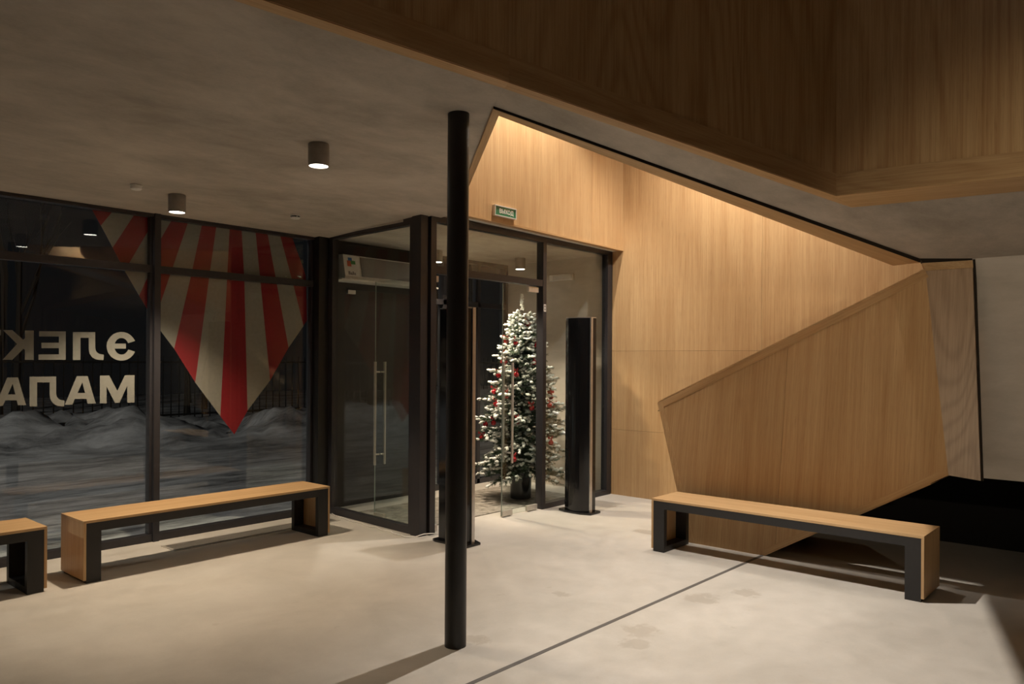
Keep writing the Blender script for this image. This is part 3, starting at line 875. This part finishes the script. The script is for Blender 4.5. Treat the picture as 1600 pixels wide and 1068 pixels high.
# ------------------------------------------------------------------ benches
def bench(loc, rz, length, label, depth=0.42, h=0.432):
    e = empty('bench', loc, label, 'bench', 'oak and black steel benches', rz)
    tw = 0.018
    MB().box(0, length, 0, depth, h - tw, h).build('seat', 'oak_x', e, bevel=0.0015)
    for x0 in (0.0, length - tw):
        MB().box(x0, x0 + tw, 0.0, depth, 0.022, h - tw - 0.0005).build('end_panel', 'oak_v', e, bevel=0.001)
    lw_, bh, t = 0.098, 0.062, 0.045
    xa, xb = tw + 0.0005, length - tw - 0.0005
    for y0, nm in ((0.003, 'front_frame'), (depth - t - 0.003, 'rear_frame')):
        z1 = h - tw - 0.0005
        MB().prism([(xa, y0, 0), (xa + lw_, y0, 0), (xa + lw_, y0, z1 - bh), (xb - lw_, y0, z1 - bh), (xb - lw_, y0, 0), (xb, y0, 0), (xb, y0, z1), (xa, y0, z1)], (0, t, 0)).build(nm, 'bench_steel', e)
    for x0, x1 in ((xa, xa + lw_), (xb - lw_, xb)):
        MB().box(x0, x1, t + 0.004, depth - t - 0.004, 0.0, 0.045).build('foot_rail', 'bench_steel', e)
    return e


bench((2.07, 5.68, 0), 0.0, 2.03, 'oak topped bench standing along the striped window')
bench((-0.21, 5.695, 0), 0.0, 2.06, 'bench cut off by the left edge of the photo')
bench((5.535, 3.268, 0), math.radians(-90.3), 2.03, 'oak topped bench in front of the stair parapet')

# ------------------------------------------------------------------ floor grille
e = empty('floor_convector', (3.72, 6.23, 0), 'long metal grille set in the floor behind the window bench', 'floor grille')
f = MB()
f.box(-0.81, 0.81, -0.125, -0.105, 0.0, 0.004)
f.box(-0.81, 0.81, 0.105, 0.125, 0.0, 0.004)
f.box(-0.81, -0.785, -0.105, 0.105, 0.0, 0.004)
f.box(0.785, 0.81, -0.105, 0.105, 0.0, 0.004)
f.build('frame', 'steel', e)
g = MB()
g.box(-0.785, 0.785, -0.105, 0.105, 0.0, 0.0012)
for k in range(21):
    y = -0.1 + k * 0.01
    g.box(-0.785, 0.785, y - 0.0022, y + 0.0022, 0.0012, 0.0036)
g.build('grille', 'greyplastic', e)

# ------------------------------------------------------------------ door air curtains
def tower(loc, sgn, label):
    e = empty('air_curtain_tower', loc, label, 'air curtain', 'tall black air curtains beside the glass doors')
    H = 2.0
    base = []
    for x, y in ((-0.115, -0.10), (-0.07, -0.205), (0.10, -0.205), (0.115, -0.17), (0.115, 0.17), (0.10, 0.205), (-0.07, 0.205), (-0.115, 0.10)):
        base.append((x * sgn, y, 0.0))
    MB().prism(base, (0, 0, 0.022)).build('base_plate', 'glossblack', e, bevel=0.004)
    pr = []
    for k in range(15):
        t = -1 + 2 * k / 14
        pr.append(((-0.03 - 0.065 * (1 - t * t)) * sgn, t * 0.155, 0.022))
    pr += [(0.075 * sgn, 0.155, 0.022), (0.075 * sgn, -0.155, 0.022)]
    MB().prism(pr, (0, 0, H - 0.03)).build('body', 'glossblack', e)
    q = MB()
    q.box(min(-0.035 * sgn, 0.0), max(-0.035 * sgn, 0.0), -0.168, -0.156, 0.022, H)
    q.build('edge_trim', 'silver', e)
    pc_ = [(p[0] * 1.01, p[1] * 1.0, H - 0.0075) for p in pr]
    MB().prism(pc_, (0, 0, 0.008)).build('top_cap', 'silver', e)
    return e


tower((6.44, 4.66, 0), 1, 'tall gloss black air curtain standing before the fixed pane by the oak wall')
tower((4.66, 4.64, 0), -1, 'tall gloss black air curtain half hidden behind the round column')

# ------------------------------------------------------------------ exit sign
e = empty('exit_sign', (5.482, 4.87, 2.965), 'green exit sign in a white case on the oak panel above the doors', 'sign')
f = MB()
f.box(-0.155, 0.155, -0.035, -0.001, 0.042, 0.050)
f.box(-0.155, 0.155, -0.035, -0.001, -0.050, -0.042)
f.box(-0.155, -0.147, -0.035, -0.001, -0.042, 0.042)
f.box(0.147, 0.155, -0.035, -0.001, -0.042, 0.042)
f.build('case', 'white', e)
MB().box(-0.147, 0.147, -0.028, -0.002, -0.042, 0.042).build('face', 'sign_green', e)
t_ = text_mesh('ВЫХОД', 'lettering', 'sign_white', 0.056, 0.0012, e, 0.0002)
t_.rotation_euler = (math.radians(90), 0, 0)
t_.location = (0.012, -0.0292, -0.002)
t_.scale = (0.97, 1, 1)

# ------------------------------------------------------------------ heater over the outer door, emergency lamp, small labels
e = empty('air_heater', (5.42, 6.655, 2.38), 'white horizontal air heater over the side of the vestibule seen through glass', 'heater')
pr = [(-0.62, -0.02, 0.0), (-0.62, -0.235, 0.0), (-0.62, -0.245, 0.03), (-0.62, -0.20, 0.25), (-0.62, -0.02, 0.26)]
MB().prism(pr, (1.24, 0, 0)).build('body', 'white', e)
MB().prism([(-0.41, -0.2475, 0.035), (-0.41, -0.206, 0.238), (0.61, -0.206, 0.238), (0.61, -0.2475, 0.035)], (0, -0.002, 0)).build('intake_grille', 'greyplastic', e)
MB().box(-0.68, 0.66, -0.27, -0.02, -0.016, -0.001).build('outlet_lip', 'white', e)


def on_front(mb):      # map (x, h) on the slanted front
    return mb


def fr_pt(x, h, off):
    k = (h - 0.03) / 0.22
    return (x, -0.245 + 0.045 * k - off, h)


for (x0, x1, h0, h1, m_) in ((-0.565, -0.515, 0.190, 0.222, 'blue_ink'), (-0.535, -0.475, 0.155, 0.192, 'green_ink'), (-0.580, -0.530, 0.130, 0.190, 'orange_ink')):
    MB().prism([fr_pt(x0, h0, 0.001), fr_pt(x1, h0, 0.001), fr_pt(x1, h1, 0.001), fr_pt(x0, h1, 0.001)], (0, -0.001, 0)).build('logo', m_, e)
t_ = text_mesh('Ballu', 'lettering', 'dark_ink', 0.05, 0.0005, e, 0.0006)
t_.rotation_euler = (math.radians(90 - 11), 0, 0)
t_.location = fr_pt(-0.53, 0.06, 0.0015)

e = empty('emergency_lamp', (7.60, 5.76, 2.58), 'slim emergency lamp on the grey vestibule wall above the tree', 'lamp')
MB().box(-0.045, -0.001, -0.18, 0.18, -0.04, 0.04).build('housing', 'white', e, bevel=0.008)
MB().box(-0.052, -0.045, -0.165, 0.12, -0.028, 0.028).build('diffuser', plain('frosted_diffuser', (0.5, 0.48, 0.44), 0.3), e)
e = MB().box(0, 0.035, -0.0012, 0, 0, 0.075).build('door_sticker', 'white', None, loc=(6.285, DY - 0.0405, 2.068))
tag(e, 'small white sticker on the dark mullion beside the glass door', 'sticker')
MB().box(0.006, 0.029, -0.0016, -0.0012, 0.042, 0.066).build('print', 'greyplastic', e)
MB().box(0.006, 0.029, -0.0016, -0.0012, 0.010, 0.034).build('print', 'greyplastic', e)
e = MB().box(-0.05, 0.05, -0.03, 0, -0.02, 0.02).build('door_sensor', 'white', None, loc=(5.05, 6.659, 2.27))
tag(e, 'small white sensor box on the dark panel below the heater', 'sensor')

# ------------------------------------------------------------------ mat and cable
e = MB().box(-1.15, 1.15, -0.52, 0.52, 0, 0.008).build('entrance_mat', 'mat', None, loc=(6.02, 5.78, 0))
tag(e, 'speckled grey entrance mat on the vestibule floor', 'mat')
random.seed(4)
cp = [(4.66, 6.42), (4.615, 6.30), (4.60, 6.15), (4.565, 6.0), (4.575, 5.85), (4.535, 5.70), (4.555, 5.58), (4.51, 5.46), (4.535, 5.36), (4.49, 5.28), (4.50, 5.18), (4.47, 5.10), (4.51, 5.00), (4.58, 4.975), (4.66, 4.975), (4.76, 4.965), (4.80, 4.985)]
cz = [0.006] * 11 + [0.008, 0.02, 0.034, 0.026, 0.007, 0.006]
cv = []
for i in range(len(cp) - 1):
    for k in range(4):
        t = k / 4
        cv.append((cp[i][0] * (1 - t) + cp[i + 1][0] * t, cp[i][1] * (1 - t) + cp[i + 1][1] * t, cz[i] * (1 - t) + cz[i + 1] * t))
e = MB().tube(cv, 0.005, 8).build('power_cable', 'white', None, smooth=True)
tag(e, 'loose white cable lying along the foot of the side glazing', 'cable')
# ------------------------------------------------------------------ vinyl graphics on the facade glass
def flat(mb, poly, y, t=0.0012):
    mb.prism([(x, y, z) for x, z in poly], (0, t, 0))


YV = 6.6475
for w_, lab in ((0, 'smaller piece of the red and beige striped graphic above the mirrored lettering'), (1, 'big red and beige striped pointed graphic on the window pane')):
    e = empty('striped_graphic', ((2.75, 3.75)[w_], YV, 1.8), lab, 'window graphic', 'red and beige stripes on the glass')
    for k_, ww, poly in STRIPES:
        if ww == w_:
            m_ = MB()
            flat(m_, [(x - (2.75, 3.75)[w_], z - 1.8) for x, z in poly], 0.0)
            m_.build('red_stripe' if k_ == 'r' else 'beige_stripe', 'vinyl_red' if k_ == 'r' else 'vinyl_beige', e)
e = empty('window_lettering', (2.0, YV, 1.5), 'pale mirrored lettering in two lines stuck on the left window pane', 'lettering')
for nm, polys in LETTERS:
    m_ = MB()
    for k_, poly in enumerate(polys):      # each stroke a hair in front of the one before
        flat(m_, [(x - 2.0, z - 1.5) for x, z in poly], -0.00004 * k_)
    m_.build(nm, 'vinyl_white', e)

# ------------------------------------------------------------------ Christmas tree
TX, TY = 6.58, 5.56
tree = empty('christmas_tree', (TX, TY, 0), 'snow flocked Christmas tree standing behind the glass door', 'Christmas tree')
MB().lathe([(0.0, 0.012), (0.10, 0.012), (0.115, 0.02), (0.122, 0.33), (0.126, 0.345), (0.11, 0.345), (0.105, 0.31), (0.0, 0.31)], 36).build('pot', 'glossblack', tree, smooth=True)
MB().tube([(0, 0, 0.3), (0, 0, 1.2), (0, 0, 2.12)], [0.03, 0.02, 0.006], 10).build('trunk', 'bark', tree, smooth=True)
random.seed(11)
nd, fk = MB(), MB()


def rnd(a, b):
    return a + (b - a) * random.random()


def needles_on(p, d, ln, dens, size):
    side = d.cross(Vector((0, 0, 1)))
    if side.length < 1e-3:
        side = Vector((1, 0, 0))
    side.normalize()
    up = side.cross(d)
    for _ in range(int(dens)):
        t = random.random()
        a = rnd(0, 2 * PI)
        o = p + d * (ln * t)
        nv = (side * math.cos(a) + up * math.sin(a)) * 0.85 + d * 0.55
        nv.normalize()
        tip = o + nv * size * rnd(0.7, 1.15)
        wv = nv.cross(d)
        if wv.length < 1e-4:
            continue
        wv = wv.normalized() * 0.0016
        nd.add([o - wv, o + wv, tip + wv * 0.5, tip - wv * 0.5], [(0, 1, 2, 3)])


ICO_V, ICO_F = None, None


def lump(c, d, ln, w):
    global ICO_V, ICO_F
    if ICO_V is None:
        bm = bmesh.new()
        bmesh.ops.create_icosphere(bm, subdivisions=1, radius=1.0)
        ICO_V = [v.co.copy() for v in bm.verts]
        ICO_F = [tuple(v.index for v in f.verts) for f in bm.faces]
        bm.free()
    side = d.cross(Vector((0, 0, 1)))
    if side.length < 1e-3:
        side = Vector((1, 0, 0))
    side.normalize()
    up = side.cross(d)
    sd = random.random() * 50
    vs = []
    for v in ICO_V:
        k = 1 + 0.55 * noise.noise(v * 2.1 + Vector((sd, 0, 0)))
        vs.append(c + d * (v.x * ln * k) + side * (v.y * w * k) + up * (v.z * w * 0.75 * k))
    fk.add(vs, ICO_F)


ZB, ZT = 0.32, 2.03
NBR = 400
for bi in range(NBR):
    u = (bi + random.random()) / NBR
    z = ZB + (ZT - ZB) * (1 - (1 - u) ** 1.12)
    R = 0.50 * min(1.0, (2.30 - z) / 1.40)
    az = bi * 2.39996 + rnd(-0.3, 0.3)
    ln = R * rnd(0.62, 1.08)
    droop = rnd(-0.50, 0.15) * (1 - u) + rnd(-0.1, 0.4) * u
    d = Vector((math.cos(az), math.sin(az), droop)).normalized()
    p = Vector((0, 0, z))
    nd.tube([p, p + d * ln], [0.004, 0.002], 4)
    needles_on(p + d * ln * 0.25, d, ln * 0.75, 200 * ln, 0.024)
    nseg = max(2, int(ln / 0.07))
    for s_ in range(nseg + 1):
        t = 0.3 + 0.7 * s_ / nseg
        q = p + d * (ln * t)
        for sg in ((-1, 1) if s_ < nseg else (0,)):
            ang = sg * rnd(0.5, 1.0)
            tl = (0.05 + 0.08 * (1 - t)) * rnd(0.7, 1.3) if sg else 0.06
            td = Vector((d.x * math.cos(ang) - d.y * math.sin(ang), d.x * math.sin(ang) + d.y * math.cos(ang), d.z + rnd(-0.35, 0.45))).normalized()
            needles_on(q, td, tl, 30 + 260 * tl, 0.024)
            if random.random() < (0.36 + 0.6 * u) * (0.5 + 0.5 * t):
                for k in range(random.choice((1, 2, 2, 3))):
                    lump(q + td * tl * (0.35 + 0.33 * k) + Vector((rnd(-0.006, 0.006), rnd(-0.006, 0.006), 0.008)), td, rnd(0.020, 0.034), rnd(0.014, 0.024))
nd.build('foliage', 'needles', tree)
fo = fk.build('snow_flocking', 'flock', tree, smooth=False)
for p_ in fo.data.polygons:
    p_.use_smooth = True
tp = MB()
for k in range(90):
    h = random.random()
    rr = 0.021 * (1 - 0.3 * h) * (1 if h < 0.92 else 0.6)
    a = rnd(0, 6.28)
    c = Vector((rr * math.cos(a), rr * math.sin(a), 2.11 + h * 0.19))
    d = Vector((math.cos(a + 1.3), math.sin(a + 1.3), rnd(-1, 1))).normalized()
    tp.tube([c - d * 0.010, c + d * 0.010], 0.003, 5)
tp.tube([(0, 0, 2.08), (0, 0, 2.29)], 0.006, 6)
tp.build('tree_topper', plain('frosted_topper', (0.88, 0.90, 0.88), 0.5, 0.0), tree)

BAUBLES = [(6.549, 5.48, 1.959), (6.485, 5.658, 1.768), (6.454, 5.519, 1.751), (6.623, 5.419, 1.718), (6.536, 5.369, 1.533), (6.709, 5.387, 1.469), (6.39, 5.611, 1.482), (6.383, 5.455, 1.4), (6.427, 5.72, 1.387), (6.396, 5.756, 1.201), (6.752, 5.335, 1.205), (6.758, 5.322, 1.149), (6.292, 5.643, 1.074), (6.303, 5.513, 1.169), (6.414, 5.287, 1.042), (6.647, 5.251, 1.062), (6.778, 5.3, 1.034), (6.234, 5.627, 0.874), (6.289, 5.361, 0.9), (6.333, 5.826, 0.835), (6.307, 5.86, 0.688), (6.549, 5.144, 0.669), (6.194, 5.322, 0.506), (6.472, 5.671, 1.645)]
bprof = [(0.0, -0.029)] + [(0.029 * math.sin(PI * k / 12), -0.029 * math.cos(PI * k / 12)) for k in range(1, 12)] + [(0.006, 0.029), (0.008, 0.031), (0.008, 0.040), (0.0, 0.041)]
first = None
for i, (x, y, z) in enumerate(BAUBLES):
    v = Vector((x - TX, y - TY, 0))
    v = v.normalized() * 0.035
    loc = (x + v.x, y + v.y, z)
    if first is None:
        e = empty('bauble', loc, '', 'bauble', 'red baubles on the Christmas tree')
        MB().lathe(bprof, 20).build('ball', 'red', e, smooth=True)
        b_ = MB()
        for s in (-1, 1):
            b_.prism([(0, 0, 0.05), (s * 0.035, 0.006, 0.075), (s * 0.042, 0.006, 0.052), (s * 0.03, 0.004, 0.040)], (0, 0.006, 0))
            b_.prism([(0, 0, 0.05), (s * 0.008, -0.004, 0.048), (s * 0.026, -0.006, 0.012), (s * 0.016, -0.006, 0.006)], (0, 0.004, 0))
        b_.build('bow', 'redcloth', e)
        first = e
    else:
        e = copy_tree(first)
        e.location = loc
    e.rotation_euler = (0, 0, rnd(-0.9, 0.5))
    e['label'] = 'small red bauble with a ribbon bow hanging on the Christmas tree'

# ------------------------------------------------------------------ outside, beyond the glass
random.seed(8)
nx, ny = 220, 120
sv, sf = [], []
for j in range(ny + 1):
    for i in range(nx + 1):
        x = -14 + 44 * i / nx
        y = 6.80 + 22 * (j / ny) ** 1.3
        h = -0.06
        bank = math.exp(-((y - 14.6 - 0.4 * math.sin(x * 0.5)) / 1.0) ** 2)
        h += bank * (0.50 + 0.40 * noise.noise(Vector((x * 0.6, y * 0.8, 2))) + 0.30 * noise.noise(Vector((x * 1.9, y * 1.9, 5))) + 0.18 * noise.noise(Vector((x * 4.3, y * 4.3, 7))))
        if y > 15.2:
            h += 0.25
        h += 0.035 * noise.noise(Vector((x * 0.5, y * 3.0, 0))) + 0.015 * noise.noise(Vector((x * 2, y * 6, 9)))
        sv.append((x, y, h if y > 7.2 else -0.06))
for j in range(ny):
    for i in range(nx):
        a = j * (nx + 1) + i
        sf.append((a, a + 1, a + nx + 2, a + nx + 1))
sn = MB().add(sv, sf).build('ground', 'snow', None)
for p_ in sn.data.polygons:
    p_.use_smooth = True
struct(sn, 'trodden snow and a ploughed snowbank outside the glass', 'snow')


def bare_tree(name, h, seed):
    random.seed(seed)
    m_ = MB()

    def br(p, d, ln, r, lv):
        q = p + d * ln
        mid = p + d * ln * 0.5 + Vector((rnd(-1, 1), rnd(-1, 1), 0)) * ln * 0.04
        m_.tube([p, mid, q], [r, r * 0.8, r * 0.55], 5, False)
        if lv == 0:
            return
        for _ in range(3):
            a = rnd(0, 6.28)
            nd_ = (d + Vector((math.cos(a), math.sin(a), 0.25)) * rnd(0.2, 0.42)).normalized()
            t = rnd(0.45, 1.0)
            br(p + d * ln * t, nd_, ln * rnd(0.45, 0.65), r * 0.45, lv - 1)
    br(Vector((0, 0, -0.2)), Vector((rnd(-0.05, 0.05), rnd(-0.05, 0.05), 1)).normalized(), h, 0.10, 3)
    return m_.build(name, 'bark', None)


protos = []
for k, (hh, sd) in enumerate(((5.5, 1), (7.0, 2), (4.2, 3))):
    protos.append(bare_tree('bare_tree', hh, sd))
random.seed(21)
spots = []
for i in range(22):
    spots.append((-11 + 34 * (i + rnd(0.3, 0.7)) / 22, 17.2 + (i % 3) * 2.6 + rnd(-0.4, 0.4)))
kinds = ('bare dark tree of middle height beyond the snowbank', 'tall bare dark tree beyond the snowbank', 'short bare dark tree beyond the snowbank')
for i, (x, y) in enumerate(spots):
    o = protos[i % 3] if i < 3 else protos[i % 3].copy()
    if i >= 3:
        col.objects.link(o)
    o.location = (x, y, 0.1)
    o.rotation_euler = (0, 0, rnd(0, 6))
    tag(o, kinds[i % 3], 'tree', 'bare trees beyond the snowbank')
fe = empty('iron_fence', (5, 15.9, 0.1), 'dark iron picket fence behind the snowbank', 'fence')
r_ = MB()
for z in (0.25, 1.35):
    r_.box(-17, 17, -0.015, 0.015, z, z + 0.04)
r_.build('rails', 'black', fe)
k_ = MB()
for i in range(200):
    x = -17 + 34 * i / 199
    k_.box(x - 0.009, x + 0.009, -0.009, 0.009, 0.05, 1.5)
pk = k_.build('pickets', 'black', fe)
pk['kind'] = 'stuff'
